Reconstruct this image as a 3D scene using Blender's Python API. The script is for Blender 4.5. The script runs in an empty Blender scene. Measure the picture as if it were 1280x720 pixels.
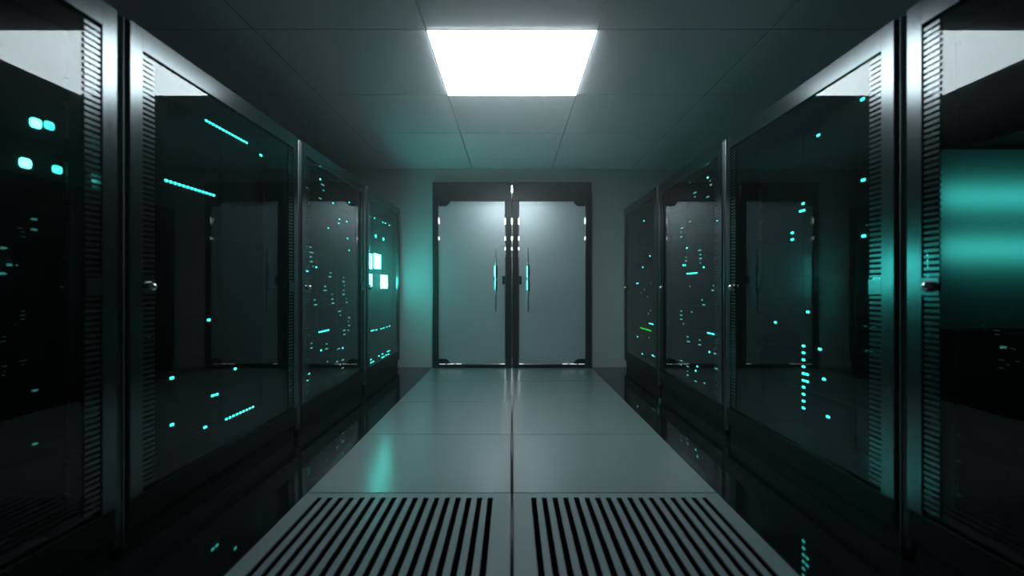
import bpy, bmesh, math, random
from mathutils import Vector, Matrix
random.seed(7)
C = bpy.context.scene.collection
PI = math.pi
scene = bpy.context.scene

# ---------------------------------------------------------------- materials
def new_mat(name):
    m = bpy.data.materials.new(name); m.use_nodes = True
    nt = m.node_tree
    for n in list(nt.nodes): nt.nodes.remove(n)
    out = nt.nodes.new('ShaderNodeOutputMaterial')
    return m, nt, out

def principled(name, col, rough=.5, metal=0., spec=.5, noise=0., nscale=20., stretch=(1, 1, 1), bump=0., rnoise=0., coat=0.):
    m, nt, out = new_mat(name)
    b = nt.nodes.new('ShaderNodeBsdfPrincipled')
    b.inputs['Base Color'].default_value = (*col, 1)
    b.inputs['Roughness'].default_value = rough
    b.inputs['Metallic'].default_value = metal
    b.inputs['Specular IOR Level'].default_value = spec
    b.inputs['Coat Weight'].default_value = coat
    nt.links.new(b.outputs[0], out.inputs[0])
    if noise or bump or rnoise:
        tc = nt.nodes.new('ShaderNodeTexCoord')
        mp = nt.nodes.new('ShaderNodeMapping'); mp.inputs['Scale'].default_value = stretch
        nz = nt.nodes.new('ShaderNodeTexNoise'); nz.inputs['Scale'].default_value = nscale
        nz.inputs['Detail'].default_value = 4
        nt.links.new(tc.outputs['Object'], mp.inputs[0]); nt.links.new(mp.outputs[0], nz.inputs['Vector'])
        if noise:
            mr = nt.nodes.new('ShaderNodeMapRange')
            mr.inputs['To Min'].default_value = 1 - noise; mr.inputs['To Max'].default_value = 1 + noise
            nt.links.new(nz.outputs['Fac'], mr.inputs['Value'])
            mx = nt.nodes.new('ShaderNodeVectorMath'); mx.operation = 'SCALE'
            mx.inputs[0].default_value = col
            nt.links.new(mr.outputs[0], mx.inputs['Scale']); nt.links.new(mx.outputs[0], b.inputs['Base Color'])
        if rnoise:
            mr = nt.nodes.new('ShaderNodeMapRange')
            mr.inputs['To Min'].default_value = rough - rnoise; mr.inputs['To Max'].default_value = rough + rnoise
            nt.links.new(nz.outputs['Fac'], mr.inputs['Value']); nt.links.new(mr.outputs[0], b.inputs['Roughness'])
        if bump:
            bp = nt.nodes.new('ShaderNodeBump'); bp.inputs['Strength'].default_value = bump
            bp.inputs['Distance'].default_value = .002
            nt.links.new(nz.outputs['Fac'], bp.inputs['Height']); nt.links.new(bp.outputs[0], b.inputs['Normal'])
    return m

def emission(name, col, s):
    m, nt, out = new_mat(name)
    e = nt.nodes.new('ShaderNodeEmission')
    e.inputs[0].default_value = (*col, 1); e.inputs[1].default_value = s
    nt.links.new(e.outputs[0], out.inputs[0])
    return m

def glass_mat(name, tint, ior=1.46, haze=.12):
    m, nt, out = new_mat(name)
    fr = nt.nodes.new('ShaderNodeFresnel'); fr.inputs['IOR'].default_value = ior
    tr = nt.nodes.new('ShaderNodeBsdfTransparent'); tr.inputs[0].default_value = (*tint, 1)
    gl = nt.nodes.new('ShaderNodeBsdfGlossy'); gl.inputs['Roughness'].default_value = 0.0
    gl.inputs[0].default_value = (.95, 1, 1, 1)
    mix = nt.nodes.new('ShaderNodeMixShader')
    nt.links.new(fr.outputs[0], mix.inputs[0]); nt.links.new(tr.outputs[0], mix.inputs[1]); nt.links.new(gl.outputs[0], mix.inputs[2])
    nt.links.new(mix.outputs[0], out.inputs[0])
    return m

LIGHT_L = 12.0
M = {
 'ceiling': principled('ceiling_panel', (.64, .68, .71), .6, noise=.04, nscale=2, bump=.03),
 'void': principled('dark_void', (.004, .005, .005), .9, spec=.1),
 'wall': principled('wall_paint', (.46, .53, .53), .5, noise=.03, nscale=3, bump=.03),
 'floor': principled('floor_tile', (.20, .25, .255), .22, spec=.8, noise=.05, nscale=1.5, rnoise=.03),
 'grille': principled('grille_tile', (.19, .245, .25), .34, noise=.04, nscale=2),
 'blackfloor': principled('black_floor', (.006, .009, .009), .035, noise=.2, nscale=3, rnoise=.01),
 'seam': principled('seam_strip', (.004, .006, .006), .12, spec=.06),
 'rackmetal': principled('brushed_rack_metal', (.13, .147, .152), .19, 1., noise=.08, nscale=60, stretch=(1, 1, .05), rnoise=.03),
 'stripmetal': principled('edge_strip_metal', (.24, .27, .275), .33, 1., noise=.06, nscale=40, stretch=(1, 1, .05)),
 'body': principled('rack_body', (.010, .013, .013), .45, spec=.3, noise=.1, nscale=9),
 'plinth': principled('rack_plinth', (.004, .005, .005), .4, spec=.15, noise=.1, nscale=9),
 'server': principled('server_black', (.004, .006, .006), .6, spec=.08, noise=.15, nscale=14),
 'handle': principled('server_handle', (.02, .024, .024), .35, noise=.1, nscale=30),
 'chrome': principled('polished_steel', (.75, .78, .78), .2, 1., noise=.02, nscale=50),
 'doorframe': principled('door_frame_metal', (.035, .045, .047), .28, .3, noise=.08, nscale=12),
 'patch': principled('black_fitting', (.012, .015, .016), .35, noise=.1, nscale=20),
 'glass': glass_mat('dark_rack_glass', (.72, .78, .78)),
 'light': emission('light_panel_glow', (.84, .955, 1.0), LIGHT_L),
 'lightframe': principled('light_trim', (.5, .55, .55), .4, noise=.03, nscale=20),
 'cyan': emission('cyan_led', (.055, 1., .85), 3.2),
 'cyanhot': emission('cyan_led_bright', (.12, 1., .85), 7.0),
 'cyanfaint': emission('cyan_led_faint', (.2, 1., .88), .35),
 'cyandim': emission('cyan_led_dim', (.2, 1., .88), .62),
 'green': emission('green_led', (.01, .8, .03), 1.6),
 'screen': emission('cyan_screen', (.09, 1., .9), 24.0),
 'tube': emission('cyan_tube', (.10, 1., .9), 2.5),
 'whitelow': emission('bottom_glint_glow', (.9, 1., 1.), .9),  # glow put in for the glints under the door leaves
 'white': emission('edge_glint_glow', (.9, 1., 1.), 2.0),  # glow put in for the glints on the outer leaf edges
}
def diffuser_mat():
    m, nt, out = new_mat('frosted_acrylic')
    t = nt.nodes.new('ShaderNodeBsdfTranslucent'); t.inputs[0].default_value = (.75, .8, .8, 1)
    d = nt.nodes.new('ShaderNodeBsdfDiffuse'); d.inputs[0].default_value = (.05, .06, .06, 1)
    mix = nt.nodes.new('ShaderNodeMixShader'); mix.inputs[0].default_value = .25
    nt.links.new(t.outputs[0], mix.inputs[1]); nt.links.new(d.outputs[0], mix.inputs[2]); nt.links.new(mix.outputs[0], out.inputs[0])
    return m
M['diffuser'] = diffuser_mat()
def leaf_mat():
    m, nt, out = new_mat('frosted_leaf')
    t = nt.nodes.new('ShaderNodeBsdfTranslucent'); t.inputs[0].default_value = (.80, .92, .94, 1)
    b = nt.nodes.new('ShaderNodeBsdfPrincipled'); b.inputs['Base Color'].default_value = (.84, .93, .95, 1)
    b.inputs['Roughness'].default_value = .36; b.inputs['Metallic'].default_value = .8
    nz = nt.nodes.new('ShaderNodeTexNoise'); nz.inputs['Scale'].default_value = 2.2
    tc = nt.nodes.new('ShaderNodeTexCoord'); nt.links.new(tc.outputs['Object'], nz.inputs['Vector'])
    mr = nt.nodes.new('ShaderNodeMapRange'); mr.inputs['To Min'].default_value = .26; mr.inputs['To Max'].default_value = .31
    nt.links.new(nz.outputs['Fac'], mr.inputs['Value']); nt.links.new(mr.outputs[0], b.inputs['Roughness'])
    mix = nt.nodes.new('ShaderNodeMixShader'); mix.inputs[0].default_value = .33
    nt.links.new(b.outputs[0], mix.inputs[1]); nt.links.new(t.outputs[0], mix.inputs[2]); nt.links.new(mix.outputs[0], out.inputs[0])
    return m
M['leaf'] = leaf_mat()

# ---------------------------------------------------------------- mesh helpers
def box(bm, x0, x1, y0, y1, z0, z1, bev=0., seg=2):
    r = bmesh.ops.create_cube(bm, size=1)
    vs = r['verts']
    for v in vs:
        v.co = Vector(((x0 + x1) / 2 + v.co.x * (x1 - x0), (y0 + y1) / 2 + v.co.y * (y1 - y0), (z0 + z1) / 2 + v.co.z * (z1 - z0)))
    if bev:
        es = list({e for v in vs for e in v.link_edges})
        bmesh.ops.bevel(bm, geom=es, offset=bev, segments=seg, affect='EDGES', profile=.5)

def lathe(bm, prof, axis='z', origin=(0, 0, 0), n=20):
    """prof: list of (radius, height) along the axis"""
    rings = []
    for r, h in prof:
        ring = []
        for k in range(n):
            a = 2 * PI * k / n
            p = (r * math.cos(a), r * math.sin(a), h)
            if axis == 'y': p = (p[0], p[2], p[1])
            if axis == 'x': p = (p[2], p[0], p[1])
            ring.append(bm.verts.new((p[0] + origin[0], p[1] + origin[1], p[2] + origin[2])))
        rings.append(ring)
    for a, b in zip(rings, rings[1:]):
        for k in range(n):
            bm.faces.new((a[k], a[(k + 1) % n], b[(k + 1) % n], b[k]))
    bm.faces.new(rings[0][::-1]); bm.faces.new(rings[-1])
    bmesh.ops.recalc_face_normals(bm, faces=bm.faces)

def mesh_of(name, bm, mat, smooth=False):
    me = bpy.data.meshes.new(name); bm.to_mesh(me); bm.free()
    me.materials.append(mat)
    if smooth:
        me.polygons.foreach_set('use_smooth', [True] * len(me.polygons))
        me.set_sharp_from_angle(angle=math.radians(40))
    return me

def obj(name, bm, mat, parent=None, smooth=False):
    me = bm if isinstance(bm, bpy.types.Mesh) else mesh_of(name, bm, mat, smooth)
    o = bpy.data.objects.new(name, me); C.objects.link(o)
    if parent: o.parent = parent
    return o

def tag(o, label=None, cat=None, group=None, kind=None):
    if label: o['label'] = label
    if cat: o['category'] = cat
    if group: o['group'] = group
    if kind: o['kind'] = kind
    return o

def thing(name, label, cat, loc=(0, 0, 0), rz=0, group=None):
    o = bpy.data.objects.new(name, None); C.objects.link(o)
    o.location = loc; o.rotation_euler = (0, 0, rz); o.empty_display_size = .1
    return tag(o, label, cat, group)

def struct(name, bm, mat):
    return tag(obj(name, bm, mat), kind='structure')

# ---------------------------------------------------------------- dimensions
WALL_Y = 6.46          # end wall
CEIL = 2.5
FX = 1.41              # rack front plane
GX = 1.42              # glass plane
SIDE = 2.42            # side walls
BACK_Y = -3.0
HALL_END = 25.5

# ---------------------------------------------------------------- setting
# pale floor tiles, a metre square, two abreast down the aisle
GRILLE = (1.5, 2.5)
bm = bmesh.new()
g = .004
for s in (-1, 1):
    for k in range(-4, 6):
        y0, y1 = k + .5, k + 1.5
        if y0 == GRILLE[0]: continue
        y1 = min(y1, WALL_Y)
        x0, x1 = (.008, 1 - .001) if s > 0 else (-1 + .001, -.008)
        box(bm, x0, x1, y0 + g, y1 - g, -.04, 0, .0006, 1)
struct('floor', bm, M['floor'])
bm = bmesh.new()                      # black polished tiles under and beside the racks
for s in (-1, 1):
    for k in range(-4, 6):
        y0, y1 = k + .5, min(k + 1.5, WALL_Y)
        x0, x1 = (1.001, SIDE) if s > 0 else (-SIDE, -1.001)
        box(bm, x0, x1, y0 + .0015, y1 - .0015, -.04, 0, .001, 1)
tag(struct('floor', bm, M['blackfloor']), kind='structure')
bm = bmesh.new(); box(bm, -.005, .005, BACK_Y, WALL_Y, -.04, -.0015)
struct('trim_1', bm, M['seam'])
bm = bmesh.new(); box(bm, -SIDE, SIDE, BACK_Y, WALL_Y, -.40, -.36)      # bottom of the void under the floor

struct('floor', bm, M['void'])

bm = bmesh.new()
LX, LY0, LY1 = .5, 2.97, 3.97
xs = [-2.42, -1.5, -.5, .5, 1.5, 2.42]
for i in range(5):
    for k in range(-6, 4):
        y0 = LY0 + k; y1 = min(y0 + 1, WALL_Y)
        if y0 >= WALL_Y: continue
        if i == 2 and k == 0: continue
        box(bm, xs[i] + .0045, xs[i + 1] - .0045, y0 + .0045, y1 - .0045, CEIL, CEIL + .03, .001, 1)
struct('ceiling', bm, M['ceiling'])
bm = bmesh.new(); box(bm, -SIDE, SIDE, BACK_Y, WALL_Y, CEIL + .05, CEIL + .1)
struct('ceiling', bm, M['void'])

bm = bmesh.new()
DW, DH = .99, 2.32
box(bm, -SIDE, -DW, WALL_Y, WALL_Y + .15, 0, CEIL)
box(bm, DW, SIDE, WALL_Y, WALL_Y + .15, 0, CEIL)
box(bm, -DW, DW, WALL_Y, WALL_Y + .15, DH, CEIL)
struct('wall_back', bm, M['wall'])
bm = bmesh.new(); box(bm, -SIDE - .1, -SIDE, BACK_Y, WALL_Y + .15, -.4, CEIL + .1); struct('wall_left', bm, M['wall'])
bm = bmesh.new(); box(bm, SIDE, SIDE + .1, BACK_Y, WALL_Y + .15, -.4, CEIL + .1); struct('wall_right', bm, M['wall'])
bm = bmesh.new(); box(bm, -SIDE, SIDE, BACK_Y - .1, BACK_Y, -.4, CEIL + .1); struct('wall_front', bm, M['wall'])

# hall beyond the doors, seen through the slits between them
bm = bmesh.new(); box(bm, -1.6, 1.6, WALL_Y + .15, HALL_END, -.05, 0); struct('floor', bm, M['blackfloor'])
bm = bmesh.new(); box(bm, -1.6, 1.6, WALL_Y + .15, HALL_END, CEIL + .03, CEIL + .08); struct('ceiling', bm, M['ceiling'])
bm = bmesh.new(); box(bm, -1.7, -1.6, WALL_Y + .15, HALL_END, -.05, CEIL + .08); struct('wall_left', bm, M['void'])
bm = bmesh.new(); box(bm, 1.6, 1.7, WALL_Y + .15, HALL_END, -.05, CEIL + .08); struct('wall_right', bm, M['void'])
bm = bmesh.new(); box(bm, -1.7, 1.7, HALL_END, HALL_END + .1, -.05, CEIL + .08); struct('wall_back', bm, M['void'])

# ---------------------------------------------------------------- ceiling lights
def ceiling_light(yc, label, group=None):
    t = thing('ceiling_light', label, 'ceiling light', (0, yc, CEIL), 0, group)
    bm = bmesh.new()
    a = .499
    box(bm, -a, a, -a, -a + .006, -.003, .03); box(bm, -a, a, a - .006, a, -.003, .03)
    box(bm, -a, -a + .006, -a + .006, a - .006, -.003, .03); box(bm, a - .006, a, -a + .006, a - .006, -.003, .03)
    box(bm, -a + .006, a - .006, -a + .006, a - .006, .02, .03)
    obj('housing', bm, M['lightframe'], t)
    bm = bmesh.new(); box(bm, -.492, .492, -.492, .492, -.012, .018, .003, 2)
    obj('diffuser', bm, M['light'], t)
    return t
ceiling_light(3.47, 'large square white ceiling light glowing over the aisle')
for k, w in enumerate(('nearest', 'second', 'third', 'fourth')):
    ceiling_light(7.5 + 4 * k, w + ' white ceiling light in the hall, seen through door slits', 'hall ceiling lights')

# ---------------------------------------------------------------- floor grilles
def grille_mesh():
    """a metre tile with 17 long slots, local x from the seam outwards (0..1), y 0..1"""
    bm = bmesh.new()
    cs = [.103 + k * (.916 - .103) / 16 for k in range(17)]
    hw = .0122
    y0, y1, ya, yb = .004, .996, .058, .942
    z0, z1 = -.007, 0
    box(bm, .007, .999, y0, ya, z0, z1); box(bm, .007, .999, yb, y1, z0, z1)
    edges = [.007] + [v for c in cs for v in (c - hw, c + hw)] + [.999]
    for a, b in zip(edges[::2], edges[1::2]):
        box(bm, a, b, ya, yb, z0, z1)
    bmesh.ops.remove_doubles(bm, verts=bm.verts, dist=.0001)
    return mesh_of('grille', bm, M['grille'])
gm = grille_mesh()
def grille(side, label):
    t = obj('floor_grille', gm, None); tag(t, label, 'floor grille', 'slotted floor tiles')
    if side > 0: t.location = (0, GRILLE[0], 0)
    else: t.location = (0, GRILLE[1], 0); t.rotation_euler = (0, 0, PI)
grille(-1, 'grey slotted floor vent tile with a cyan sheen, left of the centre seam')
grille(1, 'plain grey slotted floor vent tile, right of the centre seam')

# ---------------------------------------------------------------- double door
DY = WALL_Y - .02
t = thing('double_door', 'dark metal frame with two tall frosted grey doors at the aisle end', 'double door', (0, 6.40, 0))
bm = bmesh.new()
f0, f1 = -.02, .10
box(bm, -.99, -.918, f0, f1, 0, 2.09, .004); box(bm, .918, .99, f0, f1, 0, 2.09, .004)
box(bm, -.99, -.008, f0, f1, 2.085, 2.32, .004); box(bm, .008, .99, f0, f1, 2.085, 2.32, .004)
box(bm, -.99, .99, f1 - .02, f1, 2.30, 2.32)
obj('door_frame', bm, M['doorframe'], t)
for s in (-1, 1):
    bm = bmesh.new(); a, b = sorted((s * .008, s * .080)); box(bm, a, b, f0, f1, 0, 2.085, .004)
    obj('centre_post', bm, M['doorframe'], t)
bm = bmesh.new(); box(bm, -.918, -.083, 0, .07, 0, .045, .003); box(bm, .083, .918, 0, .07, 0, .045, .003)
obj('threshold', bm, M['patch'], t)
for s in (-1, 1):
    bm = bmesh.new(); a, b = sorted((s * .090, s * .9165)); box(bm, a, b, .0, .012, .055, 2.082)
    leaf = obj('door_leaf', bm, M['leaf'], t)
    for zc, up in ((2.082, -1), (.055, 1)):                       # corner patch fittings
        bm = bmesh.new()
        pts = [(0, 0), (.145, 0), (.135, .022), (.105, .052), (.085, .060), (0, .060)]
        f = []
        for yy in (-.012, .0):
            f.append([bm.verts.new((s * (.914 - px), yy, zc + up * pz)) for px, pz in pts])
        bm.faces.new(f[0]); bm.faces.new(f[1][::-1])
        for k in range(6): bm.faces.new((f[0][k], f[0][(k + 1) % 6], f[1][(k + 1) % 6], f[1][k]))
        bmesh.ops.recalc_face_normals(bm, faces=bm.faces)
        obj('corner_fitting', bm, M['patch'], leaf)
    bm = bmesh.new(); a, b = sorted((s * .085, s * .122)); box(bm, a, b, -.014, 0, 1.045, 1.15, .004)
    obj('lock_case', bm, M['doorframe'], leaf)
    bm = bmesh.new()                                              # pull bar: slim tapered ends, thicker grip
    hx = s * .200
    prof = [(.003, .70), (.007, .72), (.009, .93), (.009, 1.31), (.007, 1.50), (.003, 1.52)]
    lathe(bm, prof, 'z', (hx, -.055, 0), 20)
    hd = obj('pull_handle', bm, M['chrome'], leaf, True)
    for g0, g1 in ((.95, 1.105), (1.115, 1.29)):                  # faceted grips
        bm = bmesh.new()
        if True:
            rings = []
            for zz, k in ((g0, .5), (g0 + .02, 1), (g1 - .02, 1), (g1, .5)):
                rings.append([bm.verts.new((hx + k * px, -.058 + k * py, zz)) for px, py in ((-.020, .008), (0, -.0045), (.020, .008), (0, .016))])
            for ra, rb in zip(rings, rings[1:]):
                for q in range(4): bm.faces.new((ra[q], ra[(q + 1) % 4], rb[(q + 1) % 4], rb[q]))
            bm.faces.new(rings[0][::-1]); bm.faces.new(rings[-1])
            bmesh.ops.recalc_face_normals(bm, faces=bm.faces)
        obj('grip', bm, M['chrome'], hd)
    bm = bmesh.new()
    for zz in (.83, 1.40): lathe(bm, [(.006, -.055), (.006, .002)], 'y', (hx, 0, zz), 12)
    obj('handle_mount', bm, M['chrome'], leaf)
    # glowing slivers added to imitate glints at leaf edges and bottoms
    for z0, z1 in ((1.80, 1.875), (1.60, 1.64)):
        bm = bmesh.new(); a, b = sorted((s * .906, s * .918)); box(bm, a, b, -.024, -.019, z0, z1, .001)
        obj('painted_glint', bm, M['white'], t)
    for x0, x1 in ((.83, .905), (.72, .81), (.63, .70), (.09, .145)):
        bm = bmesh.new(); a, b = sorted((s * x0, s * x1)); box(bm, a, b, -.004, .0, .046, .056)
        obj('painted_glint', bm, M['whitelow'], t)

# ---------------------------------------------------------------- server racks
PW = .068; W = 1.49; HW = W / 2; RD = .93
def m_body():
    bm = bmesh.new()
    box(bm, -HW + .001, -HW + .012, .045, RD, .10, 1.985); box(bm, HW - .012, HW - .001, .045, RD, .10, 1.985)
    box(bm, -HW + .001, HW - .001, .040, RD, 1.985, 1.993, .002); box(bm, -HW + .012, HW - .012, .045, RD, .10, .115)
    box(bm, -HW + .012, HW - .012, RD - .012, RD, .115, 1.985)
    return mesh_of('body', bm, M['body'])
def m_plinth():
    bm = bmesh.new(); box(bm, -HW, HW, .03, RD, 0, .10, .003); return mesh_of('plinth', bm, M['plinth'])
def m_door():
    bm = bmesh.new(); b = .0025
    box(bm, -HW, -HW + PW, 0, .038, .215, 1.993, b, 2); box(bm, HW - PW, HW, 0, .038, .215, 1.993, b, 2)
    box(bm, -HW + PW - .003, HW - PW + .003, .0003, .038, 1.905, 1.993, b, 2)
    return mesh_of('door_frame', bm, M['rackmetal'])
def m_kick():
    bm = bmesh.new(); box(bm, -HW, HW, .006, .038, .105, .213, .003, 2); return mesh_of('kick', bm, M['plinth'])
def m_pane():
    bm = bmesh.new(); y = GX - FX
    vs = [bm.verts.new(p) for p in ((-HW + .055, y, .205), (HW - .055, y, .205), (HW - .055, y, 1.91), (-HW + .055, y, 1.91))]
    bm.faces.new(vs); return mesh_of('pane', bm, M['glass'])
def m_vent():
    bm = bmesh.new(); z = .24
    while z < 1.885:
        if not (.972 < z < 1.03): box(bm, -.034, .034, .0045, .0095, z, z + .0105)
        z += .0205
    box(bm, -.034, .034, .0005, .0085, .975, 1.035)
    return mesh_of('vent', bm, M['rackmetal'])
def m_lock():
    bm = bmesh.new(); lathe(bm, [(.020, .0), (.020, -.005), (.0195, -.010), (.018, -.015), (.0155, -.0195), (.012, -.0235), (.007, -.0265), (.002, -.0275)], 'y', (0, 0, 0), 20)
    return mesh_of('lock', bm, M['chrome'], True)
def m_strip():
    bm = bmesh.new(); pr = [(-.026, .020), (0, .005), (.026, .020), (.026, .045), (-.026, .045)]
    lo = [bm.verts.new((x, y, .06)) for x, y in pr]; hi = [bm.verts.new((x, y, 1.985)) for x, y in pr]
    bm.faces.new(lo[::-1]); bm.faces.new(hi)
    for k in range(5): bm.faces.new((lo[k], lo[(k + 1) % 5], hi[(k + 1) % 5], hi[k]))
    bmesh.ops.recalc_face_normals(bm, faces=bm.faces)
    lathe(bm, [(.0045, .06), (.0045, 1.985)], 'z', (0, .004, 0), 12)
    return mesh_of('strip', bm, M['stripmetal'])
ME = dict(body=m_body(), plinth=m_plinth(), door=m_door(), kick=m_kick(), pane=m_pane(), vent=m_vent(), lock=m_lock(), strip=m_strip())

def rack(side, y_centre, label, strip):
    t = thing('server_rack', label, 'server rack', (side * FX, y_centre, 0), PI / 2 if side < 0 else -PI / 2, 'server racks along the aisle')
    if abs(y_centre - yc[3]) < .01: t.scale.x = .981
    obj('cabinet_body', ME['body'], None, t); obj('plinth', ME['plinth'], None, t)
    d = obj('door', ME['door'], None, t)
    obj('glass_pane', ME['pane'], None, d); obj('kick_plate', ME['kick'], None, d)
    for s in (-1, 1):
        v = obj('vent_strip', ME['vent'], None, d); v.location = (s * (HW - PW - .034), 0, 0)
    k = obj('door_lock', ME['lock'], None, d); k.location = (-HW + .102, .002, 1.005)
    if strip:
        e = obj('edge_strip', ME['strip'], None, t); e.location = (strip * (HW + .030), 0, 0)
    return t
yc = [1.085, 2.635, 4.185, 5.7185]
ordn = ['nearest the camera', 'second from the camera', 'third from the camera', 'farthest, beside the double door']
for i in range(4):
    rack(-1, yc[i], 'dark glass-doored server rack in the left row, ' + ordn[i], 1 if i < 3 else 0)
    rack(1, yc[i], 'dark glass-doored server rack in the right row, ' + ordn[i], -1 if i < 3 else 0)

# ---------------------------------------------------------------- servers and their lights
Z0, ZP, NS = .232, .208, 8
def m_chassis(h):
    bm = bmesh.new(); w = HW - .035
    box(bm, -w, w, .006, .60, .0005, h - .0005)
    for k in range(3):                                            # drive bay doors as raised front panels
        a = -w + .05 + k * (2 * w - .1) / 3
        box(bm, a + .002, a + (2 * w - .1) / 3 - .002, .004, .010, .004, h - .004)
    return mesh_of('chassis', bm, M['server'])
def m_handle(h):
    bm = bmesh.new()
    box(bm, -.006, .006, -.016, -.008, .04, h - .04, .003, 1); box(bm, -.006, .006, -.012, .013, .04, .052); box(bm, -.006, .006, -.012, .013, h - .052, h - .04)
    return mesh_of('handle', bm, M['handle'])
CH, HD = m_chassis(ZP), m_handle(ZP)
def m_led(w, h, mat):
    bm = bmesh.new(); box(bm, -w / 2, w / 2, -.003, .006, -h / 2, h / 2, min(w, h) * .3, 2)
    return mesh_of('led', bm, M[mat])
LED = {}
def led_mesh(w, h, mat):
    k = (round(w, 4), round(h, 4), mat)
    if k not in LED: LED[k] = m_led(*k)
    return LED[k]

# depth of the server fronts behind the aisle centre line, rack by rack from the camera
XP = [1.55, 1.62, 1.50, 1.50]
def P(i, px, py):
    """distance along the aisle and height of a light on rack i's server fronts"""
    dx = abs(px - 640.); X = XP[i] - .002
    return X * 640 / dx, 1 + (360. - py) / dx * X

L = {(-1, k): [] for k in range(4)}; L.update({(1, k): [] for k in range(4)})
def add(side, i, px, py, w=.024, h=.013, mat='cyan'):
    y, z = P(i, px, py); L[(side, i)].append((y, z, w, h, mat))
def row(side, i, x0, y0, x1, y1, n, w=.019, h=.012, mat='cyan'):
    ya, za = P(i, x0, y0); yb, zb = P(i, x1, y1); z = (za + zb) / 2
    for k in range(n):
        L[(side, i)].append((ya + (yb - ya) * k / (n - 1), z, w, h, mat))
# left row
for a in ((46, 154), (33, 204)): add(-1, 0, *a, .036, .028, 'cyanhot')
for a in ((63, 157), (73, 212)): add(-1, 0, *a, .034, .024, 'cyan')
for a in ((5, 310), (13, 331), (4, 342)): add(-1, 0, *a, .012, .004, 'cyanfaint')
for a in ((44, 274), (44, 287), (45, 488), (45, 555)): add(-1, 0, *a, .016, .003, 'cyanfaint')
row(-1, 1, 259, 143, 309, 169.5, 14); row(-1, 1, 209, 227.5, 268, 242.5, 13); row(-1, 1, 284, 523, 317, 509.5, 9)
for a in ((327, 194), (262, 400), (216, 472.5), (295, 461), (267, 494.5), (272, 493), (216, 531), (257.5, 534)): add(-1, 1, *a, .026, .013)
for a in ((401, 224), (417, 254), (437, 253), (425, 274), (424, 279), (434, 277), (411, 285), (435, 298), (437, 313), (396, 334), (383, 338.5), (385, 338.5), (402, 438), (429, 435), (387, 467), (385, 475)):
    add(-1, 2, *a, .022, .014)
row(-1, 2, 400, 415, 411, 413, 6, .03, .012)
dim = [(382, 228), (384, 234), (404, 231), (405, 238), (401, 248), (387, 254), (389, 309), (390, 315), (389, 321), (390, 327), (392, 333), (414, 341), (413, 346), (430, 347), (430, 352), (431, 357), (407, 358), (407, 363), (430, 363), (430, 368), (416, 368), (416, 374), (417, 379), (394, 375), (395, 381), (433, 373), (434, 378), (425, 389), (426, 394), (437, 397), (436, 402), (437, 407), (431, 413), (436, 413), (431, 418), (390, 429), (390, 435), (424, 436), (409, 430), (409, 436), (410, 452), (422, 452), (429, 450), (426, 456), (429, 460)]
for k, a in enumerate(dim): add(-1, 2, *a, .012 + .05 * ((k * 7) % 5) / 4, .0085, 'cyandim')
for a in ((463, 270), (468.5, 272.5), (479, 278), (482, 279), (487, 281.5)): add(-1, 3, *a, .04, .012)
for a in ((470, 295), (479.5, 298.5)): add(-1, 3, *a, .05, .035)
for a in ((465, 413), (467.5, 412.7), (471, 412.3), (477, 411), (480, 410), (484, 408.7), (487.5, 407.6)): add(-1, 3, *a, .05, .012)
for a in ((464, 449.5), (464, 453.5), (467, 452), (474, 445), (478.5, 442.5), (478, 447), (480, 446), (483, 444), (485, 439.5), (487, 438.5), (486, 443)): add(-1, 3, *a, .05, .014)
# right row
for a in ((1077, 124), (1022, 169), (1078, 225), (1003, 254.5), (1000, 264), (1003.5, 263), (989.5, 291), (989.5, 299.5), (1078.5, 295), (1009, 390), (968.5, 403), (1024, 436.5), (1029, 474), (1034, 521), (1008, 468), (1008, 477)): add(1, 1, *a, .026, .013)
for k in range(10): add(1, 1, 1003.5, 432.5 + 8.62 * k, .026, .013)
for a in ((1253, 434), (1228, 254), (1236, 277), (1238, 297), (1266, 275), (1231, 313)): add(1, 0, *a, .016, .003, 'cyanfaint')
for a in ((884, 222), (896, 277), (898, 276.5), (858, 310), (856, 331.5), (853.5, 331.5), (879, 334), (886, 440), (871, 458), (869, 463.5)): add(1, 2, *a, .022, .014)
row(1, 2, 858.5, 342.3, 870, 341, 6, .03, .012); row(1, 2, 884.5, 416, 896.5, 419, 5, .03, .012)
dim = [(887, 226), (888, 231), (868, 241), (868, 246), (884, 246), (862, 228), (862, 277), (852, 285), (851, 290), (851, 296), (857, 321), (857, 326), (874, 313), (875, 318), (875, 323), (875, 329), (892, 357), (891, 363), (877, 375), (879, 381), (862, 358), (851, 389), (851, 394), (864, 390), (851, 399), (854, 405), (859, 421), (860, 427), (874, 425), (874, 431), (893, 436), (893, 442), (851, 451), (851, 456), (859, 458), (859, 464), (859, 469), (895, 461), (880, 479), (869, 491)]
for k, a in enumerate(dim): add(1, 2, *a, .012 + .05 * ((k * 7) % 5) / 4, .0085, 'cyandim')
for a in ((797, 354), (795.5, 354), (804.5, 276), (812, 320), (803, 334), (796.5, 421), (802.5, 455)): add(1, 3, *a, .03, .014)
for a in ((813, 354), (805, 362), (801, 366), (809, 371), (813, 388), (810, 392), (811, 422)): add(1, 3, *a, .022, .010, 'cyandim')
row(1, 3, 811.5, 404.5, 818.5, 406, 5, .04, .012); row(1, 3, 815, 444, 818.5, 446, 3, .04, .012)
row(1, 3, 801, 410, 804.5, 411, 3, .06, .014, 'green'); row(1, 3, 807, 411.5, 812.5, 413.5, 5, .05, .015, 'green')

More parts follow.
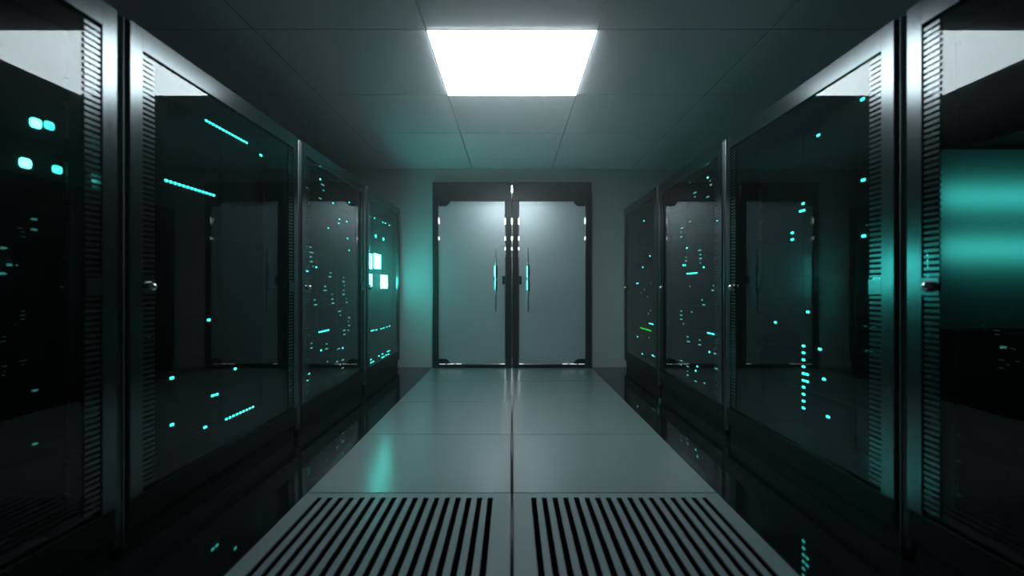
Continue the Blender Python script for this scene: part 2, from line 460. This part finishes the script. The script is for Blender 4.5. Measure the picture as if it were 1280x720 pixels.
SCREENS = [(460.6, 465.0, 317, 336), (468.0, 476, 317.5, 336), (460.6, 465.2, 342.5, 360.5), (476.4, 484.5, 344, 360.5)]
ordw = ['lowest', 'second from the bottom', 'third from the bottom', 'fourth from the bottom', 'fourth from the top', 'third from the top', 'second from the top', 'topmost']
rowname = {-1: 'left', 1: 'right'}
rackname = ['nearest', 'second', 'third', 'farthest']
for side in (-1, 1):
    for i in range(4):
        dv = XP[i] - FX
        rz = PI / 2 if side < 0 else -PI / 2
        glow = (side == 1 and i == 0)
        base = .134 if (side < 0 and i == 3) else Z0
        for j in range(NS):
            zb = base + j * ZP
            if glow and j in (3, 4, 5): continue
            mine = [l for l in L[(side, i)] if (zb <= l[1] < zb + ZP) or (j == 0 and l[1] < zb) or (j == NS - 1 and l[1] >= zb + ZP)]
            nb = len([l for l in mine if l[4] not in ('cyandim', 'cyanfaint')])
            what = 'no lights lit' if not mine else ('faint specks of light' if nb == 0 else ('one bright cyan light' if nb == 1 else ('a few cyan lights' if nb < 6 else 'many bright cyan lights')))
            if any(l[4] == 'green' for l in mine): what = 'green and cyan lights'
            if side < 0 and i == 3 and j in (4, 5): what = 'glowing cyan squares'
            t = thing('server', 'black server with %s, %s in %s %s-row rack' % (what, ordw[j], rackname[i], rowname[side]), 'server',
                      (side * XP[i], yc[i], zb), rz, 'servers stacked in the racks')
            obj('chassis', CH, None, t)
            for s in (-1, 1):
                h = obj('handle', HD, None, t); h.location = (s * (HW - .052), 0.004, 0)
            for (y, z, w, h, mat) in mine:
                u = (y - yc[i]) * (1 if side < 0 else -1)
                u = max(-HW + .04, min(HW - .04, u))
                e = obj('status_light', led_mesh(w, h, mat), None, t); e.location = (u, 0.001, min(max(z - zb, h / 2 + .002), ZP - h / 2 - .002))
            if side < 0 and i == 3:
                for (xa, xb, ya, yb) in SCREENS:
                    X = 1.497
                    d0, d1 = X * 640 / (640 - xa), X * 640 / (640 - xb)
                    dm = (d0 + d1) / 2
                    z1 = 1 + (360 - ya) / 640 * dm; z0 = 1 + (360 - yb) / 640 * dm
                    z0 = max(z0, zb + .004) if (z0 + z1) / 2 >= zb else z0; z1 = min(z1, zb + ZP - .004) if (z0 + z1) / 2 < zb + ZP else z1
                    if not (zb <= (z0 + z1) / 2 < zb + ZP): continue
                    bm = bmesh.new(); box(bm, d0 - yc[i], d1 - yc[i], -.004, .006, z0 - zb, z1 - zb, .003, 2)
                    obj('display_square', bm, M['screen'], t)
        if glow:      # side-mounted light unit on the rack's far side panel, facing along the rack
            zb = Z0 + 3 * ZP; H = 3 * ZP - .002; DT = 1.816
            t = thing('light_unit', 'tall backlit unit glowing in two soft cyan bands inside the nearest right-row rack', 'light panel', (1.80, DT, zb), 0)
            x0, x1 = -.345, .42
            bm = bmesh.new()
            box(bm, x0, x1, -.006, .0, .001, H)
            box(bm, x0, x1, -.072, -.006, .001, .006); box(bm, x0, x1, -.072, -.006, H - .006, H)
            box(bm, x0, x0 + .003, -.072, -.006, .006, H - .006); box(bm, x1 - .003, x1, -.072, -.006, .006, H - .006)
            obj('housing', bm, M['server'], t)
            bm = bmesh.new(); box(bm, x0 + .003, x1 - .003, -.072, -.071, .006, H - .006)
            obj('diffuser_panel', bm, M['diffuser'], t)
            for zz in (1.31, 1.132):
                bm = bmesh.new(); box(bm, x0 + .006, x1 - .006, -.026, -.0212, zz - .034 - zb, zz + .034 - zb)
                obj('light_strip', bm, M['tube'], t)

# ---------------------------------------------------------------- world, camera
wd = bpy.data.worlds.new('world'); scene.world = wd; wd.use_nodes = True
wd.node_tree.nodes['Background'].inputs[0].default_value = (.01, .014, .014, 1)
wd.node_tree.nodes['Background'].inputs[1].default_value = .2
hz = wd.node_tree.nodes.new('ShaderNodeVolumeScatter')           # thin haze in the air of the room
hz.inputs['Density'].default_value = .026; hz.inputs['Anisotropy'].default_value = .88
wd.node_tree.links.new(hz.outputs[0], wd.node_tree.nodes['World Output'].inputs['Volume'])

cam = bpy.data.cameras.new('camera'); co = bpy.data.objects.new('camera', cam); C.objects.link(co)
co.location = (0, 0, 1); co.rotation_euler = (PI / 2, 0, 0)
cam.sensor_width = 36; cam.lens = 18; cam.clip_start = .02
cam.dof.use_dof = True; cam.dof.focus_distance = 4.4; cam.dof.aperture_fstop = 1.25
scene.camera = co

scene.view_settings.view_transform = 'Standard'; scene.view_settings.look = 'None'
scene.view_settings.exposure = 0; scene.view_settings.gamma = 1; scene.view_settings.use_curve_mapping = False
cy = scene.cycles
cy.use_denoising = True; cy.use_adaptive_sampling = False; cy.max_bounces = 12; cy.diffuse_bounces = 5; cy.glossy_bounces = 8; cy.transparent_max_bounces = 16
cy.sample_clamp_indirect = 6.0; cy.use_light_tree = True; cy.caustics_reflective = True
